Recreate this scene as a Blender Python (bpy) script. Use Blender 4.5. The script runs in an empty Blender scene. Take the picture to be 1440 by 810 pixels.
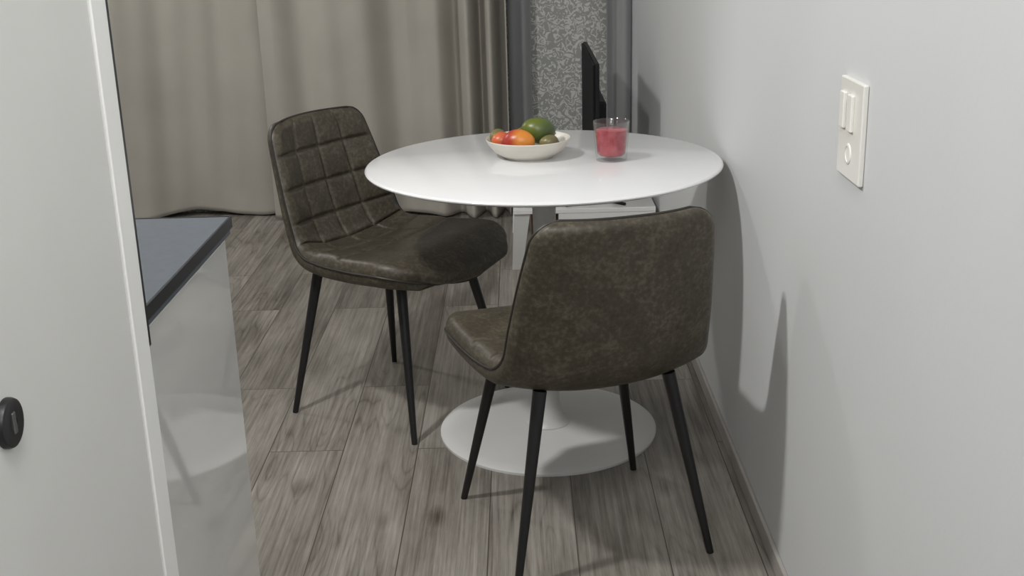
import bpy, math, random
from mathutils import Vector, Matrix
random.seed(3)
scene=bpy.context.scene
try:
    scene.view_settings.view_transform='Standard'
    scene.view_settings.look='None'
except Exception: pass
COL=scene.collection

# ---------------------------------------------------------------- materials
def new_mat(name):
    m=bpy.data.materials.new(name); m.use_nodes=True
    nt=m.node_tree; b=nt.nodes['Principled BSDF']
    return m,nt,b
def N(nt,t,**kw):
    n=nt.nodes.new(t)
    for k,v in kw.items(): setattr(n,k,v)
    return n
def ramp(nt,stops):
    r=N(nt,'ShaderNodeValToRGB'); e=r.color_ramp.elements
    while len(e)<len(stops): e.new(0.5)
    for i,(p,c) in enumerate(stops):
        e[i].position=p; e[i].color=(*c,1)
    return r
def simple(name,col,rough=.5,metal=0,var=.06,scale=8,bump=0,bscale=200,coat=0,spec=None):
    m,nt,b=new_mat(name)
    tc=N(nt,'ShaderNodeTexCoord'); no=N(nt,'ShaderNodeTexNoise'); no.inputs['Scale'].default_value=scale; no.inputs['Detail'].default_value=4
    nt.links.new(tc.outputs['Object'],no.inputs['Vector'])
    a=tuple(max(0,c*(1-var)) for c in col); d=tuple(min(1,c*(1+var)) for c in col)
    r=ramp(nt,[(.3,a),(.7,d)]); nt.links.new(no.outputs['Fac'],r.inputs[0]); nt.links.new(r.outputs[0],b.inputs['Base Color'])
    b.inputs['Roughness'].default_value=rough; b.inputs['Metallic'].default_value=metal
    b.inputs['Coat Weight'].default_value=coat
    if spec is not None: b.inputs['Specular IOR Level'].default_value=spec
    if bump:
        n2=N(nt,'ShaderNodeTexNoise'); n2.inputs['Scale'].default_value=bscale; n2.inputs['Detail'].default_value=3
        nt.links.new(tc.outputs['Object'],n2.inputs['Vector'])
        bp=N(nt,'ShaderNodeBump'); bp.inputs['Strength'].default_value=bump; bp.inputs['Distance'].default_value=.002
        nt.links.new(n2.outputs['Fac'],bp.inputs['Height']); nt.links.new(bp.outputs[0],b.inputs['Normal'])
    return m

def leather():
    m,nt,b=new_mat('leather')
    tc=N(nt,'ShaderNodeTexCoord')
    n1=N(nt,'ShaderNodeTexNoise'); n1.inputs['Scale'].default_value=16; n1.inputs['Detail'].default_value=12; n1.inputs['Roughness'].default_value=.88
    n2=N(nt,'ShaderNodeTexNoise'); n2.inputs['Scale'].default_value=110; n2.inputs['Detail'].default_value=5
    nt.links.new(tc.outputs['Object'],n1.inputs[0]); nt.links.new(tc.outputs['Object'],n2.inputs[0])
    mx=N(nt,'ShaderNodeMath',operation='MULTIPLY_ADD'); mx.inputs[1].default_value=.5
    nt.links.new(n2.outputs['Fac'],mx.inputs[0]); nt.links.new(n1.outputs['Fac'],mx.inputs[2])
    r=ramp(nt,[(.54,(.030,.024,.015)),(.75,(.057,.048,.033)),(.92,(.112,.096,.067))])
    nt.links.new(mx.outputs[0],r.inputs[0]); nt.links.new(r.outputs[0],b.inputs['Base Color'])
    b.inputs['Roughness'].default_value=.45; b.inputs['Specular IOR Level'].default_value=.45
    bp=N(nt,'ShaderNodeBump'); bp.inputs['Strength'].default_value=.3; bp.inputs['Distance'].default_value=.001
    nt.links.new(n2.outputs['Fac'],bp.inputs['Height']); nt.links.new(bp.outputs[0],b.inputs['Normal'])
    return m

def floor_mat():
    m,nt,b=new_mat('wood_plank_floor')
    L=nt.links.new
    tc=N(nt,'ShaderNodeTexCoord'); sp=N(nt,'ShaderNodeSeparateXYZ'); L(tc.outputs['Object'],sp.inputs[0])
    cb=N(nt,'ShaderNodeCombineXYZ')
    ax=N(nt,'ShaderNodeMath',operation='ADD'); ax.inputs[1].default_value=20.06; L(sp.outputs['X'],ax.inputs[0])
    ay=N(nt,'ShaderNodeMath',operation='ADD'); ay.inputs[1].default_value=20.35; L(sp.outputs['Y'],ay.inputs[0])
    L(ay.outputs[0],cb.inputs['X']); L(ax.outputs[0],cb.inputs['Y'])
    br=N(nt,'ShaderNodeTexBrick'); br.offset=.37; br.offset_frequency=2
    br.inputs['Scale'].default_value=1; br.inputs['Brick Width'].default_value=1.2; br.inputs['Row Height'].default_value=.2
    br.inputs['Mortar Size'].default_value=.0016; br.inputs['Mortar Smooth'].default_value=.3
    br.inputs['Color1'].default_value=(0,0,0,1); br.inputs['Color2'].default_value=(1,1,1,1); br.inputs['Mortar'].default_value=(.5,.5,.5,1)
    L(cb.outputs[0],br.inputs['Vector'])
    off=N(nt,'ShaderNodeMath',operation='MULTIPLY'); off.inputs[1].default_value=37; L(br.outputs['Color'],off.inputs[0])
    def grain(sx,sy,scale,det,rough,dist=0):
        mp=N(nt,'ShaderNodeMapping'); mp.inputs['Scale'].default_value=(sx,sy,1)
        L(tc.outputs['Object'],mp.inputs[0])
        n=N(nt,'ShaderNodeTexNoise',noise_dimensions='4D'); n.inputs['Scale'].default_value=scale; n.inputs['Detail'].default_value=det
        n.inputs['Roughness'].default_value=rough; n.inputs['Distortion'].default_value=dist
        L(mp.outputs[0],n.inputs['Vector']); L(off.outputs[0],n.inputs['W']); return n
    def math_(op,a,b2=None,c=None):
        n=N(nt,'ShaderNodeMath',operation=op)
        for i,v in enumerate((a,b2,c)):
            if v is None: continue
            if isinstance(v,(int,float)): n.inputs[i].default_value=v
            else: L(v,n.inputs[i])
        return n.outputs[0]
    g1=grain(8,1.0,1.0,2,.4,0)      # contour rings
    fr=math_('FRACT',math_('MULTIPLY',g1.outputs['Fac'],18.))
    ring=math_('POWER',math_('ABSOLUTE',math_('MULTIPLY_ADD',fr,2.0,-1.0)),4.0)
    msk=grain(3,1.0,1.3,2,.5)
    mk=math_('MINIMUM',math_('MAXIMUM',math_('MULTIPLY_ADD',msk.outputs['Fac'],5.,-2.1),.10),1.)
    ringm=math_('MULTIPLY',ring,mk)
    mpk=N(nt,'ShaderNodeMapping'); mpk.inputs['Scale'].default_value=(4.2,1.9,1); L(tc.outputs['Object'],mpk.inputs[0])
    vo=N(nt,'ShaderNodeTexVoronoi'); vo.inputs['Scale'].default_value=1.; L(mpk.outputs[0],vo.inputs['Vector'])
    kn=math_('MAXIMUM',math_('MULTIPLY_ADD',vo.outputs['Distance'],-8.,1.),0.)
    g2=grain(95,2.4,1.0,6,.76,.1)      # fine fibres
    g3=grain(4,1.2,1.6,4,.6)         # blotches
    s=math_('MULTIPLY',g3.outputs['Fac'],.46)
    s=math_('MULTIPLY_ADD',g2.outputs['Fac'],.56,s)
    s=math_('MULTIPLY_ADD',ringm,-.08,s)
    s=math_('MULTIPLY_ADD',kn,-.15,s)
    hgt=s
    s=math_('MULTIPLY_ADD',br.outputs['Color'],.08,s)
    r=ramp(nt,[(.36,(.060,.050,.040)),(.46,(.135,.121,.102)),(.56,(.230,.212,.185)),(.69,(.36,.335,.30))])
    L(s,r.inputs[0])
    mx=N(nt,'ShaderNodeMix',data_type='RGBA'); mx.inputs['B'].default_value=(.06,.052,.043,1)
    L(r.outputs[0],mx.inputs['A']); L(br.outputs['Fac'],mx.inputs['Factor'])
    L(mx.outputs['Result'],b.inputs['Base Color'])
    b.inputs['Roughness'].default_value=.42
    bp=N(nt,'ShaderNodeBump'); bp.inputs['Strength'].default_value=.25; bp.inputs['Distance'].default_value=.002
    L(hgt,bp.inputs['Height']); L(bp.outputs[0],b.inputs['Normal'])
    return m

def wallpaper():
    m,nt,b=new_mat('scroll_wallpaper'); L=nt.links.new
    tc=N(nt,'ShaderNodeTexCoord')
    n=N(nt,'ShaderNodeTexNoise'); n.inputs['Scale'].default_value=34; n.inputs['Detail'].default_value=1; n.inputs['Distortion'].default_value=.8
    L(tc.outputs['Object'],n.inputs[0])
    mu=N(nt,'ShaderNodeMath',operation='MULTIPLY'); mu.inputs[1].default_value=24; L(n.outputs['Fac'],mu.inputs[0])
    sn=N(nt,'ShaderNodeMath',operation='SINE'); L(mu.outputs[0],sn.inputs[0])
    r=ramp(nt,[(.1,(.38,.385,.375)),(.6,(.70,.70,.67))]); L(sn.outputs[0],r.inputs[0]); L(r.outputs[0],b.inputs['Base Color'])
    b.inputs['Roughness'].default_value=.6
    return m

def fabric(name,c,c2):
    m,nt,b=new_mat(name); L=nt.links.new
    tc=N(nt,'ShaderNodeTexCoord')
    n=N(nt,'ShaderNodeTexNoise'); n.inputs['Scale'].default_value=3; n.inputs['Detail'].default_value=6
    L(tc.outputs['Object'],n.inputs[0]); r=ramp(nt,[(.3,c),(.7,c2)]); L(n.outputs['Fac'],r.inputs[0]); L(r.outputs[0],b.inputs['Base Color'])
    b.inputs['Roughness'].default_value=.75; b.inputs['Sheen Weight'].default_value=.1
    w=N(nt,'ShaderNodeTexNoise'); w.inputs['Scale'].default_value=300; L(tc.outputs['Object'],w.inputs[0])
    bp=N(nt,'ShaderNodeBump'); bp.inputs['Strength'].default_value=.2; bp.inputs['Distance'].default_value=.001
    L(w.outputs['Fac'],bp.inputs['Height']); L(bp.outputs[0],b.inputs['Normal'])
    return m

M_leather=leather(); M_floor=floor_mat()
M_wall=simple('painted_wall',(.635,.648,.655),.65,var=.02,scale=2,bump=.12,bscale=90)
M_wallb=wallpaper()
M_ceil=simple('ceiling_paint',(.8,.8,.79),.8,var=.01)
M_black=simple('black_metal',(.009,.009,.010),.42,var=.2)
M_seam=simple('piping_leather',(.022,.019,.015),.5,var=.2)
M_white=simple('white_lacquer',(.80,.805,.815),.16,var=.01,coat=.3)
M_base=simple('white_powder_coat',(.66,.66,.65),.38,var=.02)
M_cons=simple('white_console_lacquer',(.82,.82,.81),.3,var=.01)
M_door=simple('door_laminate',(.67,.67,.65),.45,var=.015)
M_trim=simple('door_trim_white',(.84,.84,.82),.4,var=.01)
M_gloss=simple('gloss_cabinet_white',(.70,.70,.68),.05,var=.01,coat=.6)
M_counter=simple('slate_worktop',(.085,.10,.12),.38,var=.08,scale=60)
M_edge=simple('black_edge',(.010,.011,.014),.38,var=.1)
M_cur=fabric('taupe_curtain',(.355,.335,.295),(.41,.39,.345))
M_cur2=fabric('gray_curtain',(.27,.277,.282),(.32,.327,.33))
M_basebd=simple('baseboard_taupe',(.36,.34,.32),.5)
M_plate=simple('switch_plastic',(.78,.77,.73),.3,var=.01)
M_plate2=simple('switch_rocker_plastic',(.86,.85,.81),.25,var=.01)
M_cer=simple('ceramic_cream',(.66,.635,.57),.35,var=.03)
M_wood=simple('brown_wood',(.15,.085,.05),.5,var=.3,scale=20)
M_tv=simple('tv_screen',(.010,.010,.012),.55,var=.1,spec=.12)
M_tvb=simple('tv_casing',(.013,.013,.014),.5,var=.1,spec=.2)

def fruit_mat(name,c1,c2,scale=9,rough=.35,gx=9):
    m,nt,b=new_mat(name); L=nt.links.new
    tc=N(nt,'ShaderNodeTexCoord'); n=N(nt,'ShaderNodeTexNoise'); n.inputs['Scale'].default_value=scale; n.inputs['Detail'].default_value=3
    sp=N(nt,'ShaderNodeSeparateXYZ'); L(tc.outputs['Object'],n.inputs[0]); L(tc.outputs['Object'],sp.inputs[0])
    a=N(nt,'ShaderNodeMath',operation='MULTIPLY_ADD'); a.inputs[1].default_value=gx; L(sp.outputs['X'],a.inputs[0]); L(n.outputs['Fac'],a.inputs[2])
    r=ramp(nt,[(.3,c1),(.7,c2)]); L(a.outputs[0],r.inputs[0]); L(r.outputs[0],b.inputs['Base Color'])
    b.inputs['Roughness'].default_value=rough
    return m
M_mango=fruit_mat('red_mango_skin',(.62,.22,.03),(.38,.04,.025),gx=16)
M_mangog=fruit_mat('green_mango_skin',(.12,.15,.022),(.06,.09,.025))
M_apple=fruit_mat('orange_fruit_skin',(.60,.14,.05),(.42,.06,.03))
M_olive=fruit_mat('olive_fruit_skin',(.18,.16,.06),(.12,.095,.045))
M_stem=simple('stem_brown',(.08,.05,.025),.7)
# thin clear glass: grazing-angle mix of clear transmission and reflection
M_glass=bpy.data.materials.new('clear_glass'); M_glass.use_nodes=True; nt=M_glass.node_tree; nt.nodes.clear()
go=N(nt,'ShaderNodeOutputMaterial'); gm=N(nt,'ShaderNodeMixShader'); gt=N(nt,'ShaderNodeBsdfTransparent'); gg=N(nt,'ShaderNodeBsdfGlossy'); lw=N(nt,'ShaderNodeLayerWeight')
lw.inputs['Blend'].default_value=.5
pw=N(nt,'ShaderNodeMath',operation='POWER'); pw.inputs[1].default_value=3
ml=N(nt,'ShaderNodeMath',operation='MULTIPLY_ADD'); ml.inputs[1].default_value=.7; ml.inputs[2].default_value=.06
nt.links.new(lw.outputs['Facing'],pw.inputs[0]); nt.links.new(pw.outputs[0],ml.inputs[0])
gt.inputs[0].default_value=(.96,.965,.965,1); gg.inputs['Roughness'].default_value=.12
nt.links.new(ml.outputs[0],gm.inputs[0]); nt.links.new(gt.outputs[0],gm.inputs[1]); nt.links.new(gg.outputs[0],gm.inputs[2]); nt.links.new(gm.outputs[0],go.inputs[0])
M_liq=fruit_mat('red_drink',(.36,.02,.04),(.58,.10,.12),45,.12,gx=0)

# ---------------------------------------------------------------- helpers
def mesh(name,verts,faces,mat,parent=None,smooth=False,loc=(0,0,0),auto=None):
    me=bpy.data.meshes.new(name); me.from_pydata([tuple(v) for v in verts],[],faces); me.update()
    ob=bpy.data.objects.new(name,me); COL.objects.link(ob); ob.location=loc
    if mat: me.materials.append(mat)
    import bmesh
    bm=bmesh.new(); bm.from_mesh(me); bmesh.ops.remove_doubles(bm,verts=bm.verts,dist=1e-6); bmesh.ops.recalc_face_normals(bm,faces=bm.faces); bm.to_mesh(me); bm.free()
    if smooth:
        for p in me.polygons: p.use_smooth=True
    if auto is not None:
        me.set_sharp_from_angle(angle=math.radians(auto))
    if parent: ob.parent=parent
    return ob
def box(name,x0,x1,y0,y1,z0,z1,mat,parent=None,bevel=0,seg=3):
    c=Vector(((x0+x1)/2,(y0+y1)/2,(z0+z1)/2)); hx,hy,hz=(x1-x0)/2,(y1-y0)/2,(z1-z0)/2
    v=[(sx*hx,sy*hy,sz*hz) for sx in(-1,1) for sy in(-1,1) for sz in(-1,1)]
    f=[(0,1,3,2),(4,6,7,5),(0,4,5,1),(2,3,7,6),(0,2,6,4),(1,5,7,3)]
    ob=mesh(name,v,f,mat,parent,loc=c)
    if bevel:
        m=ob.modifiers.new('b','BEVEL'); m.width=bevel; m.segments=seg; m.limit_method='ANGLE'
        for p in ob.data.polygons: p.use_smooth=True
        m.harden_normals=True
    return ob
def lathe(name,prof,mat,parent=None,loc=(0,0,0),seg=64,auto=35,sx=1,sy=1):
    v=[];f=[]
    n=len(prof)
    for i in range(seg):
        a=2*math.pi*i/seg
        for r,z in prof: v.append((r*math.cos(a)*sx,r*math.sin(a)*sy,z))
    for i in range(seg):
        j=(i+1)%seg
        for k in range(n-1):
            f.append((i*n+k,j*n+k,j*n+k+1,i*n+k+1))
    return mesh(name,v,f,mat,parent,smooth=True,loc=loc,auto=auto)
def tube(name,pts,rad,mat,parent=None,closed=False,seg=8):
    pts=[Vector(p) for p in pts]; n=len(pts); v=[];f=[]
    prev=None
    for i,p in enumerate(pts):
        if closed: t=(pts[(i+1)%n]-pts[i-1])
        else: t=pts[min(i+1,n-1)]-pts[max(i-1,0)]
        t.normalize()
        if prev is None:
            a=t.orthogonal().normalized()
        else:
            a=(prev-t*prev.dot(t)).normalized()
        prev=a; b2=t.cross(a)
        r=rad[i] if isinstance(rad,(list,tuple)) else rad
        for k in range(seg):
            an=2*math.pi*k/seg; v.append(p+a*math.cos(an)*r+b2*math.sin(an)*r)
    m=n if closed else n-1
    for i in range(m):
        j=(i+1)%n
        for k in range(seg):
            l=(k+1)%seg; f.append((i*seg+k,i*seg+l,j*seg+l,j*seg+k))
    if not closed:
        f.append(tuple(range(seg))[::-1]); f.append(tuple(range((n-1)*seg,n*seg)))
    return mesh(name,v,f,mat,parent,smooth=True,auto=40)
def empty(name,loc,label,cat,rot=0,group=None):
    e=bpy.data.objects.new(name,None); COL.objects.link(e); e.location=loc; e.rotation_euler=(0,0,rot); e.empty_display_size=.1
    tag(e,label,cat,group); return e
def tag(o,label,cat,group=None):
    o['label']=label; o['category']=cat
    if group: o['group']=group
def struct(o): o['kind']='structure'; return o
def under(par,o):
    o.parent=par; o.matrix_parent_inverse=Matrix.Translation(par.location).inverted(); return o

# ---------------------------------------------------------------- room
XR=.53; YB=5.62
struct(box('floor',-2.7,XR+.1,-1.6,YB+.1,-.08,0,M_floor))
struct(box('ceiling',-2.7,XR+.1,-1.6,YB+.1,2.6,2.68,M_ceil))
struct(box('wall_right',XR,XR+.1,-1.6,YB,0,2.6,M_wall))
struct(box('wall_back',-2.7,XR+.1,YB,YB+.1,0,2.6,M_wallb))
struct(box('wall_left',-2.7,-2.6,-1.6,YB,0,2.6,M_wall))
struct(box('wall_front',-2.6,XR,-1.7,-1.6,0,2.6,M_wall))
struct(box('baseboard_right',XR-.010,XR,-1.6,YB-.02,0,.045,M_basebd,bevel=.003))
struct(box('wall_side',-.53,-.432,-1.6,1.19,0,2.6,M_wall))
d=struct(box('door_1',-.43,-.4115,.33,1.152,.01,2.1,M_door,bevel=.001))
struct(box('trim_1',-.43,-.409,1.155,1.198,0,2.6,M_trim,bevel=.002))
esc=lathe('keyhole_escutcheon',[(0,.001),(.006,.001),(.006,.006),(.0165,.0068),(.0195,.0055),(.0205,.003),(.0205,0)],M_black,None,seg=48)
esc.rotation_euler=(0,math.radians(90),0); esc.location=(-.4115,.850,.987); under(d,esc)
k=box('keyhole',-.408,-.4043,.847,.853,.978,.996,simple('keyhole_metal',(.16,.16,.16),.3,metal=.6),None,bevel=.001); under(d,k)

# ---------------------------------------------------------------- cabinets
cab=empty('kitchen_cabinet',(-.78,1.6,0),'glossy white base cabinet under a slate worktop','cabinet')
under(cab,box('body',-1.09,-.506,1.30,1.85,.10,.868,M_base))
under(cab,box('door',-.504,-.486,1.302,1.848,.10,.865,M_gloss,bevel=.0015))
under(cab,box('plinth',-1.05,-.54,1.31,1.84,0,.098,M_edge))
w=empty('worktop',(-.78,1.6,.87),'slate gray worktop with black edge on the white cabinet','worktop')
under(w,box('slab',-1.10,-.4815,1.345,1.868,.8695,.8985,M_counter,bevel=.001))
under(w,box('edge_band',-.481,-.478,1.345,1.868,.880,.899,M_edge))
under(w,box('end_band',-1.10,-.478,1.8685,1.872,.880,.899,M_edge))
p=box('end_panel',-1.10,-.457,1.325,1.344,.87,2.2,M_edge); tag(p,'thin black upright end panel standing beside the worktop','panel')

# ---------------------------------------------------------------- table
TX,TY,TZ=.057,2.98,.75
tab=empty('dining_table',(TX,TY,0),'round white pedestal dining table with disc base','table')
R=.458
lathe('tabletop',[(0,TZ),(R-.006,TZ),(R-.002,TZ-.002),(R,TZ-.005),(R-.001,TZ-.008),(R-.012,TZ-.013),(R-.05,TZ-.021),(R-.10,TZ-.024),(0,TZ-.024)],M_white,tab,seg=128)
lathe('pedestal',[(.12,TZ-.025),(.12,TZ-.03),(.05,TZ-.04),(.032,TZ-.07),(.027,.45),(.027,.2),(.033,.08),(.045,.035),(.06,.022),(.0,.02)],M_base,tab,seg=48)
lathe('base',[(0,.022),(.06,.021),(.15,.017),(.26,.012),(.290,.010),(.297,.006),(.297,0),(0,0)],M_base,tab,seg=128)

# ---------------------------------------------------------------- chair
CL=[(.268,.410),(.248,.441),(.172,.464),(.05,.454),(-.07,.438),(-.15,.440),(-.208,.480),(-.240,.565),(-.260,.65),(-.279,.74),(-.293,.820)]
W =[.246,.256,.266,.260,.245,.233,.224,.218,.209,.197,.184]
K =[-.008,.0,.004,.012,.03,.045,.055,.055,.048,.038,.028]
H_=[.026,.030,.034,.034,.032,.029,.024,.021,.019,.018,.017]
def cat(arr,t):
    n=len(arr)-1; i=min(int(t),n-1); f=t-i
    g=lambda j: arr[max(0,min(n,j))]
    def c1(a,b,c,d): return .5*((2*b)+(c-a)*f+(2*a-5*b+4*c-d)*f*f+(3*b-a-3*c+d)*f**3)
    A,B,C,D=g(i-1),g(i),g(i+1),g(i+2)
    if isinstance(A,tuple): return tuple(c1(A[k],B[k],C[k],D[k]) for k in range(len(A)))
    return c1(A,B,C,D)
FN=800
fine=[cat(CL,10*i/FN) for i in range(FN+1)]
S=[0]
for i in range(FN): S.append(S[-1]+math.dist(fine[i],fine[i+1]))
STOT=S[-1]
import bisect
def t_at(s):
    i=min(max(bisect.bisect_left(S,s),1),FN); f=(s-S[i-1])/(S[i]-S[i-1]); return 10*(i-1+f)/FN
s_crease=S[int(FN*.55)]
def P(u,s):
    t=t_at(s); y,z=cat(CL,t); w=cat(W,t); kk=cat(K,t)
    a=cat(CL,max(0,t-.05)); b=cat(CL,min(10,t+.05)); L=math.dist(a,b); ty,tz=(b[0]-a[0])/L,(b[1]-a[1])/L
    ny,nz=tz,-ty
    rf=.15; rt=.05
    if s<rf: w=w-rf+math.sqrt(max(0,rf*rf-(rf-s)**2))
    d=STOT-s
    if d<rt: w=w-rt+math.sqrt(max(0,rt*rt-(rt-d)**2))
    r=kk*abs(u)**2.3
    bow=0
    if s<.15: bow=.018*(u*u)*(1-s/.15)
    if d<.12: bow=-.006*(u*u)*(1-d/.12)
    return Vector((u*w, y+ny*r+ty*bow, z+nz*r+tz*bow)),w
def surf(u,s):
    p,w=P(u,s)
    ua,ub=max(-1,u-2e-2),min(1,u+2e-2)
    ss=min(max(s,.012),STOT-.012)
    du=P(ub,ss)[0]-P(ua,ss)[0]; dv=P(u*.7,ss+.004)[0]-P(u*.7,ss-.004)[0]
    n=du.cross(dv).normalized()
    if n.dot(Vector((0,.6,.8)))<0: n=-n
    return p,n,w
SROW=.10
def sidefn(u,s,front):
    p,n,w=surf(u,s)
    d=min((1-abs(u))*w, s, STOT-s); hh=cat(H_,t_at(s)); rr=.024
    q=min(d/rr,1); prof=math.sqrt(max(0,1-(1-q)**2)); h=hh*prof
    if not front: return p-n*h
    on_back = s>s_crease
    c=(u+1)/2*4
    if on_back: rows=(STOT-s_crease)/4; rpos=(s-s_crease)/rows
    else: rows=SROW; rpos=(s-s_crease)/rows
    gx=abs(c-round(c))*w*2/4
    if round(c) in (0,4): gx=1
    gy=abs(rpos-round(rpos))*rows
    if round(rpos)>=4 or rpos<-2.4: gy=1
    fade=1
    if not on_back: fade=max(0,min(1,(s-(s_crease-2.03*SROW))/.02))
    g=math.exp(-(gx/.0045)**2)*fade
    gyv=math.exp(-(gy/.0045)**2)
    amp=.0055 if on_back else .006
    puff=amp*(abs(math.sin(math.pi*c))**.5)*(abs(math.sin(math.pi*rpos))**.5)*fade
    h+= (puff-.0065*max(g,gyv))*min(1,d/.02)
    return p+n*h
def us(n):
    out=[]
    for i in range(n+1):
        x=-1+2*i/n; out.append(math.sin(x*math.pi/2)*.35+x*.65)
    out[0]=-1; out[-1]=1; return out
def ss_list(a,b,n,ea,eb):
    out=[a+(b-a)*i/n for i in range(n+1)]
    if ea: out=[a,a+.0006,a+.002,a+.0045]+[o for o in out if o>a+.006]
    if eb: out=[o for o in out if o<b-.006]+[b-.0045,b-.002,b-.0006,b]
    return out
def shell_part(name,a,b,n,ea,eb,parent):
    U=us(110); SS=ss_list(a,b,n,ea,eb); v=[];f=[]
    nu=len(U); ns=len(SS)
    for fr in (True,False):
        for s in SS:
            for u in U: v.append(sidefn(u,s,fr))
    o=nu*ns
    for i in range(ns-1):
        for j in range(nu-1):
            q=i*nu+j; f.append((q,q+1,q+nu+1,q+nu)); f.append((o+q,o+q+nu,o+q+nu+1,o+q+1))
    return mesh(name,v,f,M_leather,parent,smooth=True)
def chair_rot(fx,fy): return math.atan2(fy,fx)-math.pi/2
c1=empty('dining_chair',(-.364,3.205,0),'dark brown quilted leather chair with black legs beside curtain','chair',chair_rot(.84,-.54),'dining chairs at the round table')
seat=shell_part('seat',0,s_crease,110,True,False,c1)
back=shell_part('backrest',s_crease,STOT,95,False,True,c1)
rim=[]
for s in [STOT*i/160 for i in range(161)]: rim.append(P(1,s)[0])
for i in range(1,24): rim.append(P(1-2*i/24,STOT)[0])
for s in [STOT*(160-i)/160 for i in range(161)]: rim.append(P(-1,s)[0])
for i in range(1,24): rim.append(P(-1+2*i/24,0)[0])
tube('piping',rim,.0035,M_seam,c1,closed=True,seg=8)
for sx in(-1,1):
    for sy in(-1,1):
        top=Vector((sx*.145,sy*.145-.01,.425)); bot=Vector((sx*.224,sy*.217,.0))
        leg=tube('leg',[top,top.lerp(bot,.5),bot],[.0150,.0118,.008],M_black,c1,seg=16)
kids=list(c1.children)
c2=c1.copy(); COL.objects.link(c2)
c2.location=(.119,2.44,0); c2.rotation_euler=(0,0,chair_rot(-.30,.954)); c2.scale=(1,1,.983)
c1.scale=(1.03,1,1.012)
c2['label']='brown-gray leather chair seen from behind against the table'
for kch in kids:
    q=kch.copy(); q.parent=c2; COL.objects.link(q)

# ---------------------------------------------------------------- bowl, fruit, glass
BX,BY=.02,3.045
bowl=lathe('fruit_bowl',[(0,.004),(.045,.004),(.06,0),(.064,0),(.067,.004),(.090,.018),(.105,.036),(.111,.048),(.1105,.0505),(.108,.049),(.102,.037),(.086,.022),(.062,.011),(0,.008)],M_cer,None,loc=(BX,BY,TZ),seg=80)
tag(bowl,'shallow cream ceramic bowl holding fruit on the table','bowl')
def fruit(name,x,y,z,rx,ry,rz,rot,mat,label):
    seg=40; rn=24; v=[];f=[]
    for i in range(rn+1):
        th=math.pi*i/rn
        for j in range(seg):
            ph=2*math.pi*j/seg
            x_=math.cos(th); rad=math.sin(th)*(1+.10*x_)
            v.append((rx*x_, ry*rad*math.cos(ph)+.10*ry*x_*x_, rz*rad*math.sin(ph)))
    for i in range(rn):
        for j in range(seg):
            k2=(j+1)%seg; f.append((i*seg+j,i*seg+k2,(i+1)*seg+k2,(i+1)*seg+j))
    o=mesh(name,v,f,mat,None,smooth=True,loc=(x,y,z)); o.rotation_euler=rot
    tag(o,label,'fruit')
    tube('stem',[(rx*.97,.1*ry,0),(rx*1.06,.1*ry,.001)],[.003,.002],M_stem,o,seg=8)
    return o
fruit('mango',-.004,2.997,TZ+.047,.043,.031,.034,(0,.1,2.9),M_mango,'red and orange ripe mango at the bowl front')
fruit('mango',.048,3.045,TZ+.068,.046,.034,.034,(0,.25,.25),M_mangog,'dark green mango on top of the fruit')
fruit('peach',-.050,3.045,TZ+.043,.027,.024,.024,(.3,0,.6),M_apple,'small orange red fruit at the bowl rim')
fruit('lime',.074,3.005,TZ+.043,.026,.020,.020,(0,0,.3),M_olive,'small olive green fruit at the bowl rim')
fruit('pear',-.060,3.085,TZ+.048,.025,.021,.020,(0,0,1.2),M_olive,'olive green fruit behind the orange one')
fruit('kiwi',.010,3.10,TZ+.044,.032,.026,.025,(0,0,.4),M_olive,'brown green fruit at the back of bowl')

GX,GY=.232,2.97
g=empty('drinking_glass',(GX,GY,TZ),'open clear double-walled glass tumbler with red drink','glass')
lathe('glass_wall',[(0,.0005),(.036,.0005),(.0395,.003),(.0465,.100),(.0458,.1015),(.0448,.100),(.0410,.075),(.0385,.040),(.036,.019),(.031,.0135),(0,.0125),],M_glass,g,seg=64)
lathe('drink',[(0,.0130),(.0305,.0141),(.0354,.0195),(.0379,.040),(.0403,.075),(.0408,.079),(.039,.0800),(0,.0800)],M_liq,g,seg=48)

# ---------------------------------------------------------------- switch plate
sw=empty('wall_switch',(XR,1.845,1.02),'off-white wall switch plate with two rockers and round button','switch')
PY0,PY1,PZ0,PZ1=1.783,1.912,.940,1.098
under(sw,box('plate',XR-.009,XR,PY0,PY1,PZ0,PZ1,M_plate,bevel=.003))
for yc in (1.882,1.838):
    under(sw,box('rocker',XR-.0145,XR-.0085,yc-.012,yc+.012,1.018,1.076,M_plate2,bevel=.002))
kn=lathe('button',[(0,.0008),(.012,.0008),(.0125,.0018),(.015,.0018),(.0165,.001),(.017,0)],M_plate2,None,seg=40); kn.rotation_euler=(0,math.radians(-90),0); kn.location=(XR-.009,1.846,.981); under(sw,kn)

# ---------------------------------------------------------------- curtains
def curtain(name,x0,x1,ybase,mat,label,fn,z1=2.45,hem=lambda x:.012,n=420):
    v=[];f=[];m=40
    for i in range(n+1):
        x=x0+(x1-x0)*i/n
        for j in range(m+1):
            tz=j/m; z=hem(x)+(z1-hem(x))*tz**1.3
            dy,dx=fn(x,tz**1.3); v.append((x+dx,ybase+dy,z))
    for i in range(n):
        for j in range(m):
            q=i*(m+1)+j; f.append((q,q+m+1,q+m+2,q+1))
    o=mesh(name,v,f,mat,None,smooth=True)
    s=o.modifiers.new('s','SOLIDIFY'); s.thickness=.003
    tag(o,label,'curtain','curtains along the far wall'); return o
def f1(x,t):
    w=.05*math.sin(x*8+1.4*t+.6)+.018*math.sin(x*19+3.2*t+1)+.005*math.sin(x*47-5*t)
    e=min(1,max(0,(-1.12-x)/.25))
    return e*(w*(.75+.25*t)-.04*math.exp(-t*14)*(1+math.sin(x*9))*.5), 0
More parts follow.
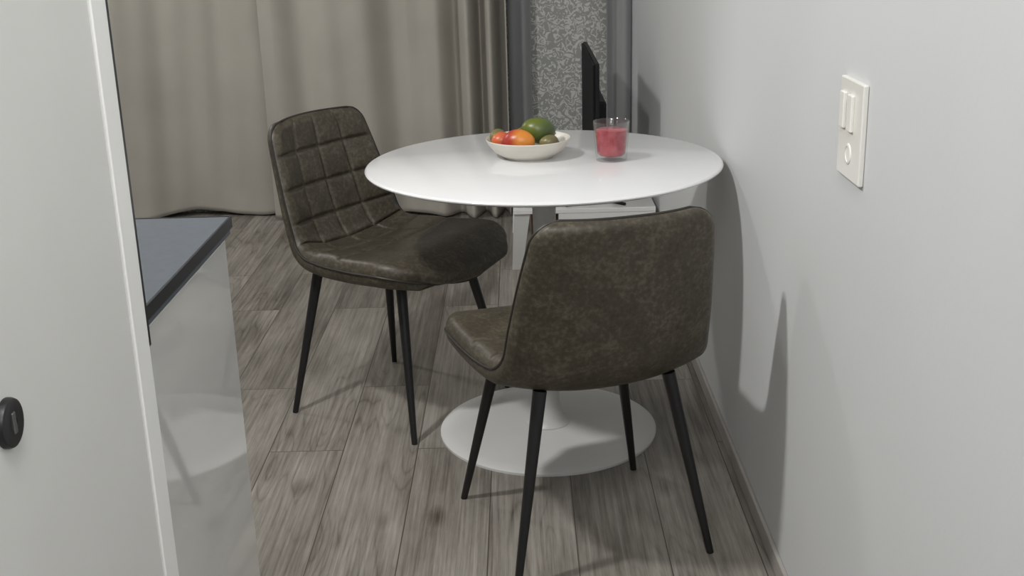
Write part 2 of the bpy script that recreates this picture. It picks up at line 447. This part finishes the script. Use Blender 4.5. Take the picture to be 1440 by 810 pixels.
curtain('curtain',-2.45,-1.12,5.52,M_cur,'long taupe curtain with broad soft folds touching floor',f1,hem=lambda x:.006+.012*(1+math.sin(x*11)))
def f2(x,t):
    e=max(0,(x+.50)/.45)
    a=.026+.045*min(1,e*1.4)
    ph=(x+1.15)*13+(34*(x+.50)**2/.45 if x>-.50 else 0)
    edge=min(1,max(0,(x+1.17)/.06))
    return edge*(a*math.sin(ph+.7*t-.6)+.014*math.sin(x*31+2.2*t)*(1-min(1,e)))-.01, 0
curtain('curtain',-1.17,-.05,5.42,M_cur,'taupe curtain with tighter folds at its edge',f2,hem=lambda x:.004+.008*(1+math.sin(x*8)))
f3=lambda x,t:(.02*math.sin(x*60),0)
curtain('curtain',-.045,.062,5.55,M_cur2,'narrow blue-gray curtain beside the patterned wallpaper',f3,n=80)
curtain('curtain',.41,.525,5.55,M_cur2,'narrow gray curtain in the corner by wall',f3,n=80)

# ---------------------------------------------------------------- console + tv
con=empty('tv_console',(.24,4.8,0),'low white console with brown wood open shelf','console')
under(con,box('top',-.035,.515,4.40,5.2,.252,.27,M_cons,bevel=.002))
under(con,box('drawer_box',.14,.515,4.402,5.19,.05,.2515,M_cons,bevel=.002))
under(con,box('shelf_back',.035,.138,4.50,5.19,.05,.2515,M_wood))
vv=[(-.045,4.50,0),(-.005,4.50,0),(.030,4.41,.2515),(-.033,4.41,.2515),(-.045,4.53,0),(-.005,4.53,0),(.030,4.44,.2515),(-.033,4.44,.2515)]
ff=[(0,1,2,3),(4,7,6,5),(0,4,5,1),(1,5,6,2),(2,6,7,3),(3,7,4,0)]
under(con,mesh('leg',vv,ff,M_cons))
under(con,mesh('leg',[(a,9.6-b2,c) for a,b2,c in vv],ff,M_cons))
tv=empty('television',(.29,4.8,.271),'black flat screen television on two feet on console','television')
under(tv,box('screen',.276,.284,4.405,5.19,.335,.815,M_tv,bevel=.002))
under(tv,box('casing',.284,.300,4.400,5.195,.330,.82,M_tvb,bevel=.003))
under(tv,box('rear_housing',.300,.335,4.52,5.08,.34,.66,M_tvb,bevel=.01))
for yy in (4.46,5.08):
    under(tv,tube('foot',[(.17,yy-.03,.276),(.23,yy,.281),(.288,yy,.34),(.35,yy,.281),(.40,yy-.03,.276)],.006,M_tvb,None))

# ---------------------------------------------------------------- lights
def area(name,loc,tgt,size,power,col):
    l=bpy.data.lights.new(name,'AREA'); l.shape='DISK'; l.size=size; l.energy=power; l.color=col
    o=bpy.data.objects.new(name,l); COL.objects.link(o); o.location=loc
    o.rotation_euler=(Vector(tgt)-Vector(loc)).to_track_quat('-Z','Y').to_euler(); return o
area('ceiling_light',(-1.15,1.9,2.5),(-.1,2.9,0),.16,34,(1,.985,.955))
area('far_end_fill',(-2.3,4.3,2.5),(-.8,5.3,.4),.35,21,(1,.98,.95))  # added fill from the left, lifts the curtains and far wall
area('overhead_fill',(-.05,.4,2.5),(.1,1.9,.2),.5,16,(1,.985,.965))  # added fill above the camera for the near chair back and right wall
area('rear_fill',(.1,-.9,2.4),(0,1,.6),.6,12.5,(1,.985,.965))  # added behind the camera to brighten the door, not a known fixture
wd=bpy.data.worlds.new('w'); scene.world=wd; wd.use_nodes=True
wd.node_tree.nodes['Background'].inputs[0].default_value=(.6,.63,.66,1); wd.node_tree.nodes['Background'].inputs[1].default_value=.3

# ---------------------------------------------------------------- camera
f=1650;p_=math.radians(17.7);psi=math.radians(.62);s_=.028;c_=math.sqrt(1-s_*s_)
fh=Vector((-math.sin(psi),math.cos(psi),0)); r0=Vector((math.cos(psi),math.sin(psi),0)); Zv=Vector((0,0,1))
F=fh*math.cos(p_)-Zv*math.sin(p_); Uv=fh*math.sin(p_)+Zv*math.cos(p_)
right=r0*c_-Uv*s_; up=r0*s_+Uv*c_
cam=bpy.data.cameras.new('camera'); co=bpy.data.objects.new('camera',cam); COL.objects.link(co)
mt=Matrix((right,up,-F)).transposed().to_4x4(); mt.translation=Vector((0,0,1.36)); co.matrix_world=mt
cam.sensor_width=36; cam.lens=f/1440*36; cam.clip_start=.02
scene.camera=co
